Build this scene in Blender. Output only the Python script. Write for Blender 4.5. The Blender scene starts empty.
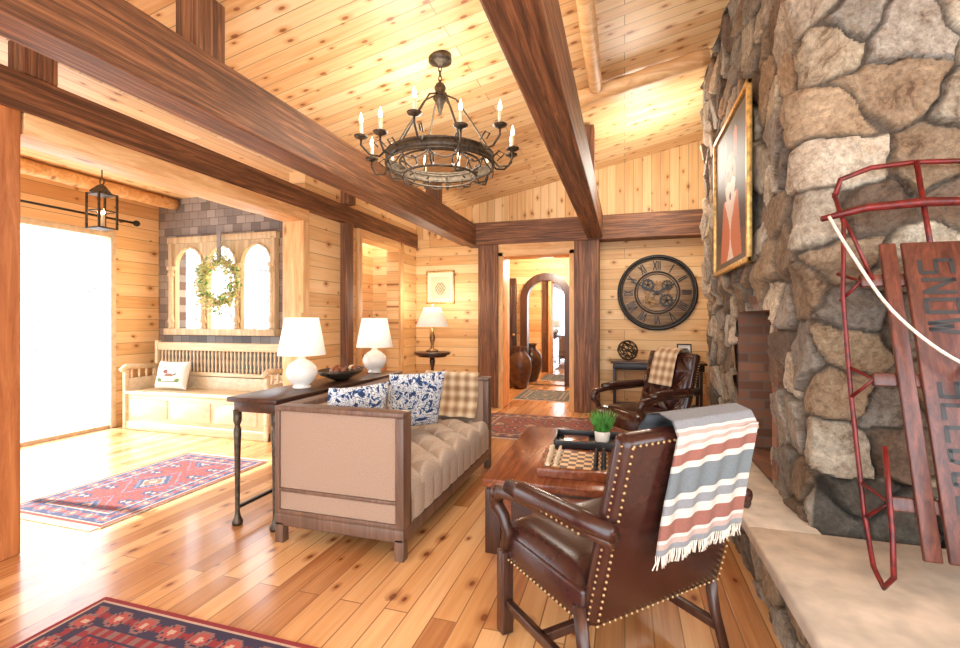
import bpy, bmesh, math, random
import numpy as np
from mathutils import Matrix, Vector, Euler
random.seed(7); np.random.seed(7)
S=bpy.context.scene
def lin(c):
    return tuple(((x/255)/12.92 if x/255<=0.04045 else (((x/255)+0.055)/1.055)**2.4) for x in c)
def rgba(c): return (*lin(c),1)
# ---------------- materials -----------------
class NM:
    def __init__(s,name,rough=.5,metal=0,color=(128,128,128)):
        s.mat=bpy.data.materials.new(name); s.mat.use_nodes=True
        s.nt=s.mat.node_tree; s.b=s.nt.nodes['Principled BSDF']
        s.b.inputs['Roughness'].default_value=rough; s.b.inputs['Metallic'].default_value=metal
        s.b.inputs['Base Color'].default_value=rgba(color)
    def n(s,t,**k):
        x=s.nt.nodes.new(t)
        for a,v in k.items(): setattr(x,a,v)
        return x
    def l(s,a,b): s.nt.links.new(a,b)
    def math(s,op,a,b=None,c=None,clamp=False):
        x=s.n('ShaderNodeMath',operation=op,use_clamp=clamp)
        for i,v in enumerate((a,b,c)):
            if v is None: continue
            if isinstance(v,(int,float)): x.inputs[i].default_value=v
            else: s.l(v,x.inputs[i])
        return x.outputs[0]
    def mix(s,f,a,b,bt='MIX'):
        x=s.n('ShaderNodeMix',data_type='RGBA',blend_type=bt)
        for i,v in ((0,f),(6,a),(7,b)):
            if isinstance(v,(int,float)): x.inputs[i].default_value=v
            elif isinstance(v,tuple): x.inputs[i].default_value=v
            else: s.l(v,x.inputs[i])
        return x.outputs[2]
    def coords(s):
        tc=s.n('ShaderNodeTexCoord'); return tc.outputs['Object']
    def sep(s,v):
        x=s.n('ShaderNodeSeparateXYZ'); s.l(v,x.inputs[0]); return x.outputs
    def comb(s,a,b,c):
        x=s.n('ShaderNodeCombineXYZ')
        for i,v in enumerate((a,b,c)):
            if isinstance(v,(int,float)): x.inputs[i].default_value=v
            else: s.l(v,x.inputs[i])
        return x.outputs[0]
    def noise(s,v,scale,detail=3,rough=.5,dist=0):
        x=s.n('ShaderNodeTexNoise'); s.l(v,x.inputs['Vector'])
        x.inputs['Scale'].default_value=scale; x.inputs['Detail'].default_value=detail
        x.inputs['Roughness'].default_value=rough; x.inputs['Distortion'].default_value=dist
        return x.outputs[0]
    def ramp(s,f,stops,const=False):
        x=s.n('ShaderNodeValToRGB'); cr=x.color_ramp
        if const: cr.interpolation='CONSTANT'
        while len(cr.elements)<len(stops): cr.elements.new(.5)
        for e,(p,c) in zip(cr.elements,stops): e.position=p; e.color=c if len(c)==4 else rgba(c)
        s.l(f,x.inputs[0]); return x.outputs[0]
    def bump(s,h,st=.3,d=.01):
        x=s.n('ShaderNodeBump'); x.inputs['Strength'].default_value=st; x.inputs['Distance'].default_value=d
        s.l(h,x.inputs['Height']); s.l(x.outputs[0],s.b.inputs['Normal'])
    def col(s,c): s.l(c,s.b.inputs['Base Color'])

def planks(name,al,ac,cols,pw=.13,pl=2.2,rough=.5,knots=.5,gap=.35,var=.55):
    m=NM(name,rough); p=m.sep(m.coords()); A=p['XYZ'.index(al)]; C=p['XYZ'.index(ac)]
    v=m.comb(A,C,0.0)
    br=m.n('ShaderNodeTexBrick'); m.l(v,br.inputs['Vector']); br.offset=.37
    for k,x in (('Scale',1),('Brick Width',pl),('Row Height',pw),('Mortar Size',.0035),('Mortar Smooth',.3),('Bias',0)):
        br.inputs[k].default_value=x
    br.inputs['Color1'].default_value=(0,0,0,1); br.inputs['Color2'].default_value=(1,1,1,1); br.inputs['Mortar'].default_value=(.5,.5,.5,1)
    rnd=br.outputs['Color']; gapf=br.outputs['Fac']
    z=m.math('MULTIPLY',rnd,7.0)
    g=m.noise(m.comb(m.math('MULTIPLY',A,1.3),m.math('MULTIPLY',C,28.0),z),1.0,4,.6,.6)
    g2=m.noise(m.comb(m.math('MULTIPLY',A,.6),m.math('MULTIPLY',C,5.0),z),1.0,2)
    f=m.math('ADD',m.math('MULTIPLY',g,1-var),m.math('ADD',m.math('MULTIPLY',rnd,var*.6),m.math('MULTIPLY',g2,var*.4)),clamp=True)
    c=m.ramp(f,[(.25,cols[0]),(.5,cols[1]),(.72,cols[2])])
    if knots>0:
        vo=m.n('ShaderNodeTexVoronoi',voronoi_dimensions='2D'); m.l(m.comb(m.math('MULTIPLY',A,4.6),m.math('MULTIPLY',C,1/pw),0.0),vo.inputs['Vector']); vo.inputs['Scale'].default_value=1
        vs=m.sep(vo.outputs['Color'])
        mask=m.math('LESS_THAN',vs[0],knots)
        r=m.math('MULTIPLY_ADD',vs[1],.10,.05)
        k=m.math('MULTIPLY',m.math('SUBTRACT',1.0,m.math('DIVIDE',vo.outputs['Distance'],r),clamp=True),3.0,clamp=True)
        k=m.math('MULTIPLY',k,mask)
        r2=m.math('MULTIPLY',r,2.8)
        k2=m.math('MULTIPLY',m.math('SUBTRACT',1.0,m.math('DIVIDE',vo.outputs['Distance'],r2),clamp=True),mask)
        c=m.mix(m.math('MULTIPLY',k2,1.2,clamp=True),c,rgba(cols[0]))
        c=m.mix(m.math('MULTIPLY',k,.75),c,rgba(cols[3]))
    c=m.mix(m.math('MULTIPLY',gapf,1-gap),c,rgba((84,48,24)))
    m.col(c); m.bump(m.math('SUBTRACT',1.0,gapf),.4,.004)
    return m.mat
def wood(name,ax,c0,c1,rough=.5,sc=22,knots=0,bmp=.15):
    m=NM(name,rough); p=m.sep(m.coords()); i='XYZ'.index(ax)
    q=[m.math('MULTIPLY',p[j],(1.4 if j==i else sc)) for j in range(3)]
    g=m.noise(m.comb(*q),1.0,6,.72,.8)
    c=m.ramp(g,[(.34,c0),(.5,tuple((a+b)//2 for a,b in zip(c0,c1))),(.64,c1)])
    if knots:
        vo=m.n('ShaderNodeTexVoronoi'); q2=[m.math('MULTIPLY',p[j],(2.0 if j==i else 6.0)) for j in range(3)]
        m.l(m.comb(*q2),vo.inputs['Vector']); vo.inputs['Scale'].default_value=1
        k=m.math('MULTIPLY',m.math('SUBTRACT',1.0,m.math('DIVIDE',vo.outputs['Distance'],.16),clamp=True),2.0,clamp=True)
        c=m.mix(m.math('MULTIPLY',k,.7),c,rgba(tuple(x//2 for x in c0)))
    m.col(c); m.bump(g,bmp,.004); return m.mat
def plain(name,c,rough=.5,metal=0,nz=0,sc=60,emis=0,bump=0):
    m=NM(name,rough,metal,c)
    if nz:
        f=m.noise(m.coords(),sc,3); lo=tuple(max(0,int(x*(1-nz))) for x in c); hi=tuple(min(255,int(x*(1+nz))) for x in c)
        m.col(m.ramp(f,[(.3,lo),(.7,hi)]))
        if bump: m.bump(f,bump,.004)
    if emis:
        m.b.inputs['Emission Color'].default_value=rgba(c); m.b.inputs['Emission Strength'].default_value=emis
    return m.mat
def painted(name,rough=.9,nz=.15,sc=120,bump=.2):
    m=NM(name,rough); a=m.n('ShaderNodeAttribute',attribute_name='Col')
    f=m.noise(m.coords(),sc,3); k=m.ramp(f,[(.3,(1-nz,1-nz,1-nz,1)),(.7,(1,1,1,1))])
    m.col(m.mix(1.0,a.outputs['Color'],k,'MULTIPLY'))
    if bump: m.bump(f,bump,.004)
    return m.mat
PINE=[(206,150,92),(236,194,136),(246,212,162),(126,70,34)]
CEIL=[(214,158,100),(241,206,152),(250,224,180),(128,70,34)]
M={}
M['wallX']=planks('pine_planks_x','X','Z',PINE,.145,3,.5,.35)
M['wallY']=planks('pine_planks_y','Y','Z',PINE,.145,3,.5,.35)
M['wallV']=planks('pine_planks_vertical','Z','X',PINE,.12,4,.5,.5)
M['ceil']=planks('pine_ceiling','X','Y',CEIL,.125,3.2,.4,.6,.35,.5)
M['ceil2']=planks('pine_ceiling_entry','Y','X',CEIL,.125,3.2,.45,.4)
M['floor']=planks('pine_floor','Y','X',[(162,102,58),(210,154,98),(232,184,130),(110,54,26)],.115,1.9,.26,.22,.35,.6)
M['floor'].node_tree.nodes['Principled BSDF'].inputs['Coat Weight'].default_value=.4
M['floor'].node_tree.nodes['Principled BSDF'].inputs['Coat Roughness'].default_value=.12
BR0,BR1=(64,38,24),(162,108,70)
M['beamY']=wood('brown_beam_y','Y',BR0,BR1,.55,38,0,.5); M['beamX']=wood('brown_beam_x','X',BR0,BR1,.55,38,0,.5); M['beamZ']=wood('brown_beam_z','Z',BR0,BR1,.55,38,0,.5)
M['trimZ']=wood('pine_trim_z','Z',(206,150,94),(240,200,146),.5,14,1)
M['trimY']=wood('pine_trim_y','Y',(206,150,94),(240,200,146),.5,14,1)
M['trimX']=wood('pine_trim_x','X',(206,150,94),(240,200,146),.5,14,1)
M['postZ']=wood('orange_post','Z',(158,88,46),(205,134,80),.5,14,1)
M['shingle']=planks('grey_shingles','X','Z',[(112,110,110),(138,134,132),(162,158,154),(90,85,80)],.1,.14,.8,0,.3,.8)
M['iron']=plain('dark_iron',(74,64,52),.45,.6,.3,40)
M['black']=plain('black_satin',(26,24,24),.4)
M['leather']=plain('brown_leather',(58,30,24),.25,0,.12,25,0,.12)
M['darkwood']=wood('dark_walnut','Y',(44,26,20),(82,50,36),.3,18)
M['darkwoodZ']=wood('dark_walnut_z','Z',(44,26,20),(82,50,36),.3,18)
M['redwood']=wood('mahogany','Y',(98,48,26),(152,88,54),.22,18)
M['brass']=plain('brass_nails',(190,164,120),.3,1)
M['sofafab']=plain('sofa_fabric',(184,168,152),.85,0,.08,160,0,.3)
M['sofapanel']=plain('sofa_linen_panel',(158,132,112),.85,0,.12,200,0,.3)
M['sofawood']=wood('sofa_wood_frame','Z',(84,62,50),(122,92,74),.45,20)
M['paint']=painted('painted_pattern'); M['paintflat']=painted('print_surface',.5,.04,60,0)
M['white']=plain('white_ceramic',(228,222,212),.25)
M['cream']=plain('cream_painted_wood',(218,200,170),.5,0,.06,20)
M['benchwood']=wood('bench_pale_wood','X',(202,176,138),(230,210,176),.5,16)
M['frameW']=wood('window_pale_wood','Z',(176,154,120),(218,198,162),.6,20)
M['gold']=plain('gold_frame',(205,165,95),.4,.5,.2,30)
M['green']=plain('leaf_green',(80,145,60),.6,0,.3,30)
M['wreath']=plain('wreath_leaves',(206,204,140),.8,0,.3,30)
M['ribbon']=plain('grey_ribbon',(140,135,130),.8)
M['concrete']=plain('hearth_slab',(196,184,168),.7,0,.09,9,0,.2)
M['bronze']=plain('aged_bronze',(128,96,62),.45,.7,.25,40)
M['candle']=plain('candle_sleeve',(236,222,190),.6)
M['bulb']=plain('warm_bulb',(255,236,200),.4,0,0,1,8)
M['rope']=plain('cotton_rope',(218,208,192),.9,0,.1,80)
M['sledred']=plain('red_painted_steel',(98,22,20),.35,.2,.3,30)
M['sledwood']=wood('sled_varnished_wood','Z',(60,26,20),(112,58,42),.35,30)
M['clay']=plain('dark_glazed_clay',(72,44,32),.3,0,.3,12)
M['mirror']=plain('mirror_glass',(235,235,235),.03,1)
M['clockwood']=wood('clock_barnwood','X',(140,110,84),(208,178,142),.6,20)
m=NM('firebox_brick',.9); p=m.sep(m.coords()); br=m.n('ShaderNodeTexBrick')
m.l(m.comb(m.math('ADD',p[0],p[1]),p[2],0.0),br.inputs['Vector'])
for k,x in (('Scale',1),('Brick Width',.2),('Row Height',.07),('Mortar Size',.006)): br.inputs[k].default_value=x
br.inputs['Color1'].default_value=rgba((112,78,62)); br.inputs['Color2'].default_value=rgba((152,108,84)); br.inputs['Mortar'].default_value=rgba((120,104,92)); m.col(br.outputs['Color']); m.bump(br.outputs['Fac'],-.5,.01); M['brick']=m.mat
# stone
m=NM('field_stone',.72); a=m.n('ShaderNodeAttribute',attribute_name='Col'); co=m.coords()
f=m.noise(co,5,10,.8,.6); f2=m.noise(co,40,8,.75,.3)
c=m.mix(1.0,a.outputs['Color'],m.ramp(f,[(.36,(.34,.26,.20,1)),(.44,(.82,.74,.66,1)),(.54,(1.0,1.0,.98,1)),(.64,(1.45,1.42,1.38,1))]),'MULTIPLY')
c=m.mix(.75,c,m.ramp(f2,[(.36,(.45,.43,.40,1)),(.58,(1.15,1.15,1.13,1))]),'MULTIPLY'); m.col(c)
m.bump(m.math('ADD',f,m.math('MULTIPLY',f2,.5)),.9,.03); M['stone']=m.mat
m=NM('linen_lampshade',.9,0,(245,238,222)); m.b.inputs['Emission Color'].default_value=rgba((255,240,214)); m.b.inputs['Emission Strength'].default_value=.3; M['shade']=m.mat
m=NM('blue_floral_fabric',.9); f=m.noise(m.coords(),13,3,.6,1.8)
m.col(m.ramp(f,[(0,(34,56,96)),(.42,(76,110,152)),(.46,(226,226,222)),(.53,(50,78,122)),(.57,(224,226,226)),(.66,(120,150,182))],True)); M['bluefab']=m.mat
m=NM('tan_plaid_wool',.95); p=m.sep(m.coords()); w=m.math('ADD',m.math('SINE',m.math('MULTIPLY',p[0],70.0)),m.math('SINE',m.math('MULTIPLY',p[2],70.0)))
m.col(m.ramp(m.math('MULTIPLY_ADD',w,.25,.5),[(.1,(144,112,84)),(.5,(184,156,122)),(.9,(214,196,166))])); M['plaid']=m.mat
m=NM('snowy_brush_ground',.95); f=m.noise(m.coords(),1.2,8,.7,.5)
m.col(m.ramp(f,[(.35,(130,128,124)),(.5,(180,184,190)),(.62,(222,226,232))])); M['ground']=m.mat
M['bark']=plain('tree_bark',(165,160,156),.95,0,.2,8)

# ---------------- builder -----------------
class B:
    def __init__(s,name): s.name=name; s.v=[];s.f=[];s.mi=[];s.sm=[];s.c=[];s.ms=[]
    def add(s,vs,fs,mat,M_=None,smooth=False,cols=None):
        if mat not in s.ms: s.ms.append(mat)
        k=s.ms.index(mat); o=len(s.v)
        if M_ is not None: vs=[M_@Vector(x) for x in vs]
        s.v+= [tuple(x) for x in vs]; s.f+=[tuple(i+o for i in f) for f in fs]
        s.mi+=[k]*len(fs); s.sm+=[smooth]*len(fs)
        s.c+= (list(cols) if cols is not None else [(1,1,1)]*len(fs))
    def box(s,x0,x1,y0,y1,z0,z1,mat,bev=0,M_=None,seg=2,smooth=None):
        bm=bmesh.new(); bmesh.ops.create_cube(bm,size=1)
        for v in bm.verts: v.co=Vector(((x0+x1)/2+v.co.x*(x1-x0),(y0+y1)/2+v.co.y*(y1-y0),(z0+z1)/2+v.co.z*(z1-z0)))
        if bev: bmesh.ops.bevel(bm,geom=list(bm.edges),offset=bev,segments=seg,profile=.5,affect='EDGES')
        bm.verts.index_update()
        s.add([v.co.copy() for v in bm.verts],[[v.index for v in f.verts] for f in bm.faces],mat,M_,bool(bev) if smooth is None else smooth); bm.free()
    def tube(s,pts,r,mat,n=8,closed=False,M_=None):
        P=[Vector(p) for p in pts]; k=len(P); R=r if isinstance(r,(list,tuple)) else [r]*k
        vs=[];fs=[]; up=None
        for i,p in enumerate(P):
            if closed: t=P[(i+1)%k]-P[i-1]
            else: t=P[min(i+1,k-1)]-P[max(i-1,0)]
            t.normalize()
            if up is None:
                up=Vector((0,0,1)) if abs(t.z)<.9 else Vector((1,0,0))
            a=(up-t*up.dot(t)); a.normalize(); b=t.cross(a); up=a
            for j in range(n):
                an=2*math.pi*j/n; vs.append(p+a*math.cos(an)*R[i]+b*math.sin(an)*R[i])
        for i in range(k if closed else k-1):
            for j in range(n):
                i2=(i+1)%k; fs.append((i*n+j,i*n+(j+1)%n,i2*n+(j+1)%n,i2*n+j))
        if not closed: fs.append(tuple(range(n))[::-1]); fs.append(tuple((k-1)*n+j for j in range(n)))
        s.add(vs,fs,mat,M_,True)
    def lathe(s,prof,c,mat,n=24,M_=None,smooth=True,sx=1,sy=1,caps=True):
        vs=[];fs=[]
        for r,z in prof:
            for j in range(n):
                a=2*math.pi*j/n; vs.append((c[0]+r*math.cos(a)*sx,c[1]+r*math.sin(a)*sy,c[2]+z))
        for i in range(len(prof)-1):
            for j in range(n): fs.append((i*n+j,i*n+(j+1)%n,(i+1)*n+(j+1)%n,(i+1)*n+j))
        if caps and prof[0][0]>1e-4: fs.append(tuple(range(n))[::-1])
        if caps and prof[-1][0]>1e-4: fs.append(tuple((len(prof)-1)*n+j for j in range(n)))
        s.add(vs,fs,mat,M_,smooth)
    def ball(s,c,r,mat,n=8,M_=None,sc=(1,1,1)):
        k=max(4,n//2); vs=[];fs=[]
        for i in range(k+1):
            t=math.pi*i/k
            for j in range(n):
                a=2*math.pi*j/n; vs.append((c[0]+r*sc[0]*math.sin(t)*math.cos(a),c[1]+r*sc[1]*math.sin(t)*math.sin(a),c[2]-r*sc[2]*math.cos(t)))
        for i in range(k):
            for j in range(n): fs.append((i*n+j,i*n+(j+1)%n,(i+1)*n+(j+1)%n,(i+1)*n+j))
        s.add(vs,fs,mat,M_,True)
    def cushion(s,w,h,t,mat,M_=None,n=28,colf=None,pinch=.12):
        vs=[];fs=[];cols=[]
        for sd in (1,-1):
            o=len(vs)
            for i in range(n+1):
                for j in range(n+1):
                    u=-1+2*i/n; v=-1+2*j/n
                    e=max(0,(1-u**4)*(1-v**4))**.5
                    k=1-pinch*(1-abs(v)**2)*abs(u)**3*.6; k2=1-pinch*(1-abs(u)**2)*abs(v)**3*.6
                    vs.append((u*w/2*k, sd*t/2*e, v*h/2*k2))
            for i in range(n):
                for j in range(n):
                    a=o+i*(n+1)+j; q=(a,a+n+1,a+n+2,a+1); fs.append(q if sd<0 else q[::-1])
                    if colf: cols.append(colf((i+.5)/n,(j+.5)/n))
        s.add(vs,fs,mat,M_,True,cols if colf else None)
    def grid(s,pf,nu,nv,mat,M_=None,colf=None,smooth=True):
        vs=[pf(i/nu,j/nv) for i in range(nu+1) for j in range(nv+1)]
        fs=[];cols=[]
        for i in range(nu):
            for j in range(nv):
                a=i*(nv+1)+j; fs.append((a,a+nv+1,a+nv+2,a+1))
                if colf: cols.append(colf((i+.5)/nu,(j+.5)/nv))
        s.add(vs,fs,mat,M_,smooth,cols if colf else None)
    def prism(s,poly,y0,y1,mat,M_=None):
        n=len(poly); vs=[(x,y0,z) for x,z in poly]+[(x,y1,z) for x,z in poly]
        fs=[tuple(range(n)),tuple(range(n,2*n))[::-1]]+[(i,i+n,(i+1)%n+n,(i+1)%n) for i in range(n)]
        s.add(vs,fs,mat,M_)
    def done(s,loc=(0,0,0),rz=0,rot=None):
        me=bpy.data.meshes.new(s.name); me.from_pydata(s.v,[],s.f)
        for m_ in s.ms: me.materials.append(m_)
        me.polygons.foreach_set('material_index',s.mi); me.polygons.foreach_set('use_smooth',s.sm)
        if any(c!=(1,1,1) for c in s.c):
            ca=me.color_attributes.new('Col','FLOAT_COLOR','CORNER'); arr=[]
            for p,c in zip(me.polygons,s.c): arr+= [c[0],c[1],c[2],1.0]*p.loop_total
            ca.data.foreach_set('color',arr)
        me.validate(); me.update()
        o=bpy.data.objects.new(s.name,me); S.collection.objects.link(o)
        o.location=loc; o.rotation_euler=rot if rot else (0,0,rz)
        return o
def T(x,y,z): return Matrix.Translation((x,y,z))
def R(a,ax): return Matrix.Rotation(math.radians(a),4,ax)
def bx(name,*a,**k): b=B(name); b.box(*a,**k); return b.done()

XL=-3.24; YB=7.0
cz=lambda x: 2.9+.2*(x+3.24)
# ---------------- shell -----------------
bx('floor',-6.0,2.75,-2.6,9.6,-.12,0,M['floor'])
b=B('ceiling'); b.prism([(-3.34,cz(-3.34)),(2.7,cz(2.7)),(2.7,cz(2.7)+.12),(-3.34,cz(-3.34)+.12)],-2.6,7.15,M['ceil']); b.done()
bx('ceiling_entry',-6.05,-3.34,-.6,4.85,2.88,3.0,M['ceil2'])
b=B('wall_back')
b.box(-3.44,-1.97,7.0,7.15,0,2.6,M['wallX']); b.box(-.5,2.7,7.0,7.15,0,2.6,M['wallX']); b.box(-1.97,-.5,7.0,7.15,2.3,2.6,M['wallX'])
b.prism([(-3.44,2.6),(2.7,2.6),(2.7,cz(2.7)),(-3.44,cz(-3.44))],7.0,7.15,M['wallV']); b.done()
b=B('wall_left')
b.box(-3.44,XL,4.22,5.3,0,2.9,M['wallY']); b.box(-3.44,XL,6.38,7.0,0,2.9,M['wallY']); b.box(-3.44,XL,5.3,6.38,2.36,2.9,M['wallY'])
b.box(-3.44,XL,1.35,1.6,0,2.9,M['wallY']); b.box(-3.44,XL,-.65,-.2,0,2.9,M['wallY']); b.box(-3.44,XL,-2.6,-2.4,0,2.9,M['wallY'])
b.box(-3.44,XL,-2.4,-.65,0,.5,M['wallY']); b.box(-3.44,XL,-2.4,1.35,2.46,2.9,M['wallY']); b.done()  # openings at the unseen near end are cut for more daylight
b=B('wall_right'); b.box(2.62,2.75,1.6,7.0,0,4.0,M['wallY']); b.box(2.62,2.75,-2.6,-2.3,0,4.0,M['wallY']); b.box(2.62,2.75,-2.3,1.6,0,.9,M['wallY']); b.box(2.62,2.75,-2.3,1.6,2.5,4.0,M['wallY']); b.done()
b=B('added_window_right')  # added out of view so daylight reaches the hearth and sled
for y in (-2.28,-1.0,.3,1.58): b.box(2.64,2.72,y-.03,y+.03,.9,2.5,M['trimZ'])
b.box(2.64,2.72,-2.3,1.6,.9,.96,M['trimY']); b.box(2.64,2.72,-2.3,1.6,2.44,2.5,M['trimY']); b.done()
b=B('added_window_left')  # added out of view to let more daylight into the room
for y in (-2.38,-1.5,-.67): b.box(-3.38,-3.3,y-.03,y+.03,.5,2.46,M['trimZ'])
b.box(-3.38,-3.3,-2.4,-.65,.5,.56,M['trimY']); b.done()
b=B('wall_alcove'); b.box(-4.04,-3.97,4.9,7.0,0,2.9,M['wallY']); b.box(-3.97,-3.44,6.9,7.0,0,2.9,M['wallX']); b.done()
b=B('wall_entry_left'); b.box(-6.05,-5.9,4.15,4.85,0,2.88,M['wallY']); b.box(-6.05,-5.9,.2,4.15,2.36,2.88,M['wallY']); b.box(-6.05,-5.9,-.6,.2,0,2.88,M['wallY']); b.done()
wx0,wx1,wz0,wz1=-5.60,-4.02,1.17,2.30
b=B('wall_entry_back')
b.box(-5.9,wx0,4.7,4.85,0,2.88,M['shingle']); b.box(wx1,-3.44,4.7,4.85,0,2.88,M['shingle']); b.box(wx0,wx1,4.7,4.85,0,wz0,M['shingle']); b.box(wx0,wx1,4.7,4.85,wz1,2.88,M['shingle']); b.done()
bx('wall_entry_front',-5.9,-3.44,-.6,-.45,0,2.88,M['wallX'])
b=B('door_1'); b.box(-6.0,-5.89,4.09,4.15,0,2.36,M['cream'],.004); b.box(-6.0,-5.89,.2,.28,0,2.36,M['cream'],.004); b.box(-6.0,-5.89,.28,4.09,2.29,2.36,M['cream'],.004); b.box(-5.98,-5.93,.28,4.09,0,.04,M['cream']); b.box(-5.97,-5.93,2.1,2.17,.04,2.29,M['cream'],.004); b.done()
b=B('trim_1'); b.box(-3.46,-3.2,4.14,4.24,0,2.34,M['trimZ'],.004); b.box(-3.46,-3.2,1.76,4.24,2.34,2.46,M['trimY'],.004); b.done()
b=B('trim_2'); b.box(-3.24,-3.2,5.2,5.3,0,2.46,M['trimZ'],.004); b.box(-3.24,-3.2,6.38,6.48,0,2.46,M['trimZ'],.004); b.box(-3.24,-3.2,5.3,6.38,2.36,2.46,M['trimY'],.004); b.done()
b=B('trim_3'); b.box(-1.79,-1.72,6.74,7.16,0,2.3,M['trimZ'],.004); b.box(-.75,-.68,6.74,7.16,0,2.3,M['trimZ'],.004); b.box(-1.79,-.68,6.74,7.16,2.24,2.42,M['trimX'],.004); b.done()
bx('ceiling_beam',-2.36,-2.14,-2.6,6.74,2.42,2.74,M['beamY'],bev=.012,smooth=False)
bx('ceiling_beam',-.5,-.29,-2.6,6.74,2.44,2.78,M['beamY'],bev=.012,smooth=False)
bx('header_beam',-3.42,-3.2,-2.6,6.98,2.46,2.68,M['beamY'],bev=.01,smooth=False)
bx('header_beam',-2.3,1.1,6.74,7.0,2.42,2.76,M['beamX'],bev=.01,smooth=False)
for (x0,x1,y0,y1,z0,z1,k) in [(-3.4,-3.2,1.6,1.745,0,2.46,'postZ'),(-3.24,-3.14,4.86,5.0,0,2.46,'beamZ'),(-2.1,-1.79,6.72,7.0,0,2.42,'beamZ'),(-.68,-.34,6.72,7.0,0,2.42,'beamZ')]:
    bx('wall_post',x0,x1,y0,y1,z0,z1,M[k],bev=.01,smooth=False)
def kp(x0,x1,y0,y1,z0): bx('king_post',x0,x1,y0,y1,z0+.002,cz(x0)-.002,M['beamZ'],bev=.008,smooth=False)
kp(-3.33,-3.21,1.75,1.93,2.68); kp(-3.235,-3.11,4.86,5.0,2.68)
kp(-2.33,-2.17,1.95,2.13,2.74); kp(-.48,-.32,5.3,5.46,2.78); kp(-2.33,-2.17,5.3,5.46,2.74)
def log(p0,p1,r):
    b=B('log_rafter'); n=14; P=[Vector(p0).lerp(Vector(p1),i/n) for i in range(n+1)]
    b.tube(P,[r*(1+.05*math.sin(i*1.7)) for i in range(n+1)],M['trimX'],14); b.done()
log((-.42,4.5,cz(-.42)-.09),(.7,4.5,cz(.7)-.09),.075)
log((-.25,-1,cz(-.25)-.08),(-.25,4.4,cz(-.25)-.08),.06)
log((-5.6,2.9,2.80),(-5.6,4.69,2.80),.075)
log((-4.2,1.2,2.80),(-4.2,4.69,2.80),.075)
b=B('wall_hall'); b.box(-2.75,-2.65,7.15,9.4,0,2.6,M['wallY']); b.box(.15,.25,7.15,9.4,0,2.6,M['wallY'])
b.box(-2.75,.25,9.4,9.5,0,2.6,M['wallX']); b.done()
bx('ceiling_hall',-2.75,.25,7.15,9.5,2.6,2.7,M['ceil'])
def arch_pts(x0,x1,zs,n=20,hr=1):
    c=(x0+x1)/2; r=(x1-x0)/2
    return [(c-r*math.cos(math.pi*i/n),zs+r*hr*math.sin(math.pi*i/n)) for i in range(n+1)]
b=B('arch_opening_mirror')  # mirror panel stands in for the bright opening inside the arch
ax0,ax1=-2.0,-.98
inn=[(ax0+.14,0.02)]+arch_pts(ax0+.14,ax1-.14,1.72)+[(ax1-.14,0.02)]
out=[(ax0,0.02)]+arch_pts(ax0,ax1,1.72)+[(ax1,0.02)]
for i in range(len(inn)-1):
    q=[inn[i],inn[i+1],out[i+1],out[i]]; b.prism(q,9.24,9.38,M['darkwoodZ'])
b.prism(inn,9.33,9.37,M['mirror']); b.done()
b=B('door_2'); b.box(-2.6,-2.1,9.3,9.38,0,2.15,M['darkwoodZ'],.01)
for z0,z1 in ((.15,.95),(1.05,2.0)): b.box(-2.52,-2.18,9.285,9.305,z0,z1,M['darkwoodZ'],.008)
b.ball((-2.14,9.26,1.0),.03,M['brass']); b.done()

b=B('window_1')
b.box(wx0-.06,wx1+.06,4.62,4.72,wz1-.02,wz1+.06,M['frameW'],.006); b.box(wx0-.07,wx1+.07,4.58,4.72,wz0-.06,wz0+.02,M['frameW'],.006)
for x in (wx0-.01,wx1+.01): b.box(x-.03,x+.03,4.62,4.72,wz0,wz1,M['frameW'],.004)
W=(wx1-wx0)/3
for k in range(3):
    a0=wx0+k*W+.035; a1=wx0+(k+1)*W-.035; zs=wz1-.30
    ap=arch_pts(a0,a1,zs,16,1.0)
    for i in range(16):
        b.prism([ap[i],ap[i+1],(ap[i+1][0],wz1),(ap[i][0],wz1)],4.66,4.72,M['frameW'])
    b.box(a0-.035,a0,4.66,4.72,wz0,wz1,M['frameW']); b.box(a1,a1+.035,4.66,4.72,wz0,wz1,M['frameW'])
    b.tube([(p[0],4.655,p[1]) for p in ap],.016,M['frameW'],6)
for k in range(4):
    x=wx0+k*W
    pr=[(.03,0)]
    for i in range(1,27): pr.append((.02+.008*(i%2)+(.012 if i in (3,4,23,24) else 0),i*.03))
    b.lathe([(r*1.1,z) for r,z in pr],(x,4.63,wz0+.02),M['frameW'],12)
    b.box(x-.045,x+.045,4.6,4.68,wz1-.36,wz1-.31,M['frameW'],.004)
b.done()
b=B('curtain_rod'); b.tube([(-5.8,.2,2.5),(-5.8,4.3,2.5)],.013,M['black'],8); b.ball((-5.8,4.33,2.5),.04,M['black']); b.ball((-5.8,.17,2.5),.04,M['black'])
for y in (.6,4.2): b.tube([(-5.8,y,2.5),(-5.9,y,2.5)],.01,M['black'],6)
b.done()

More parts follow.
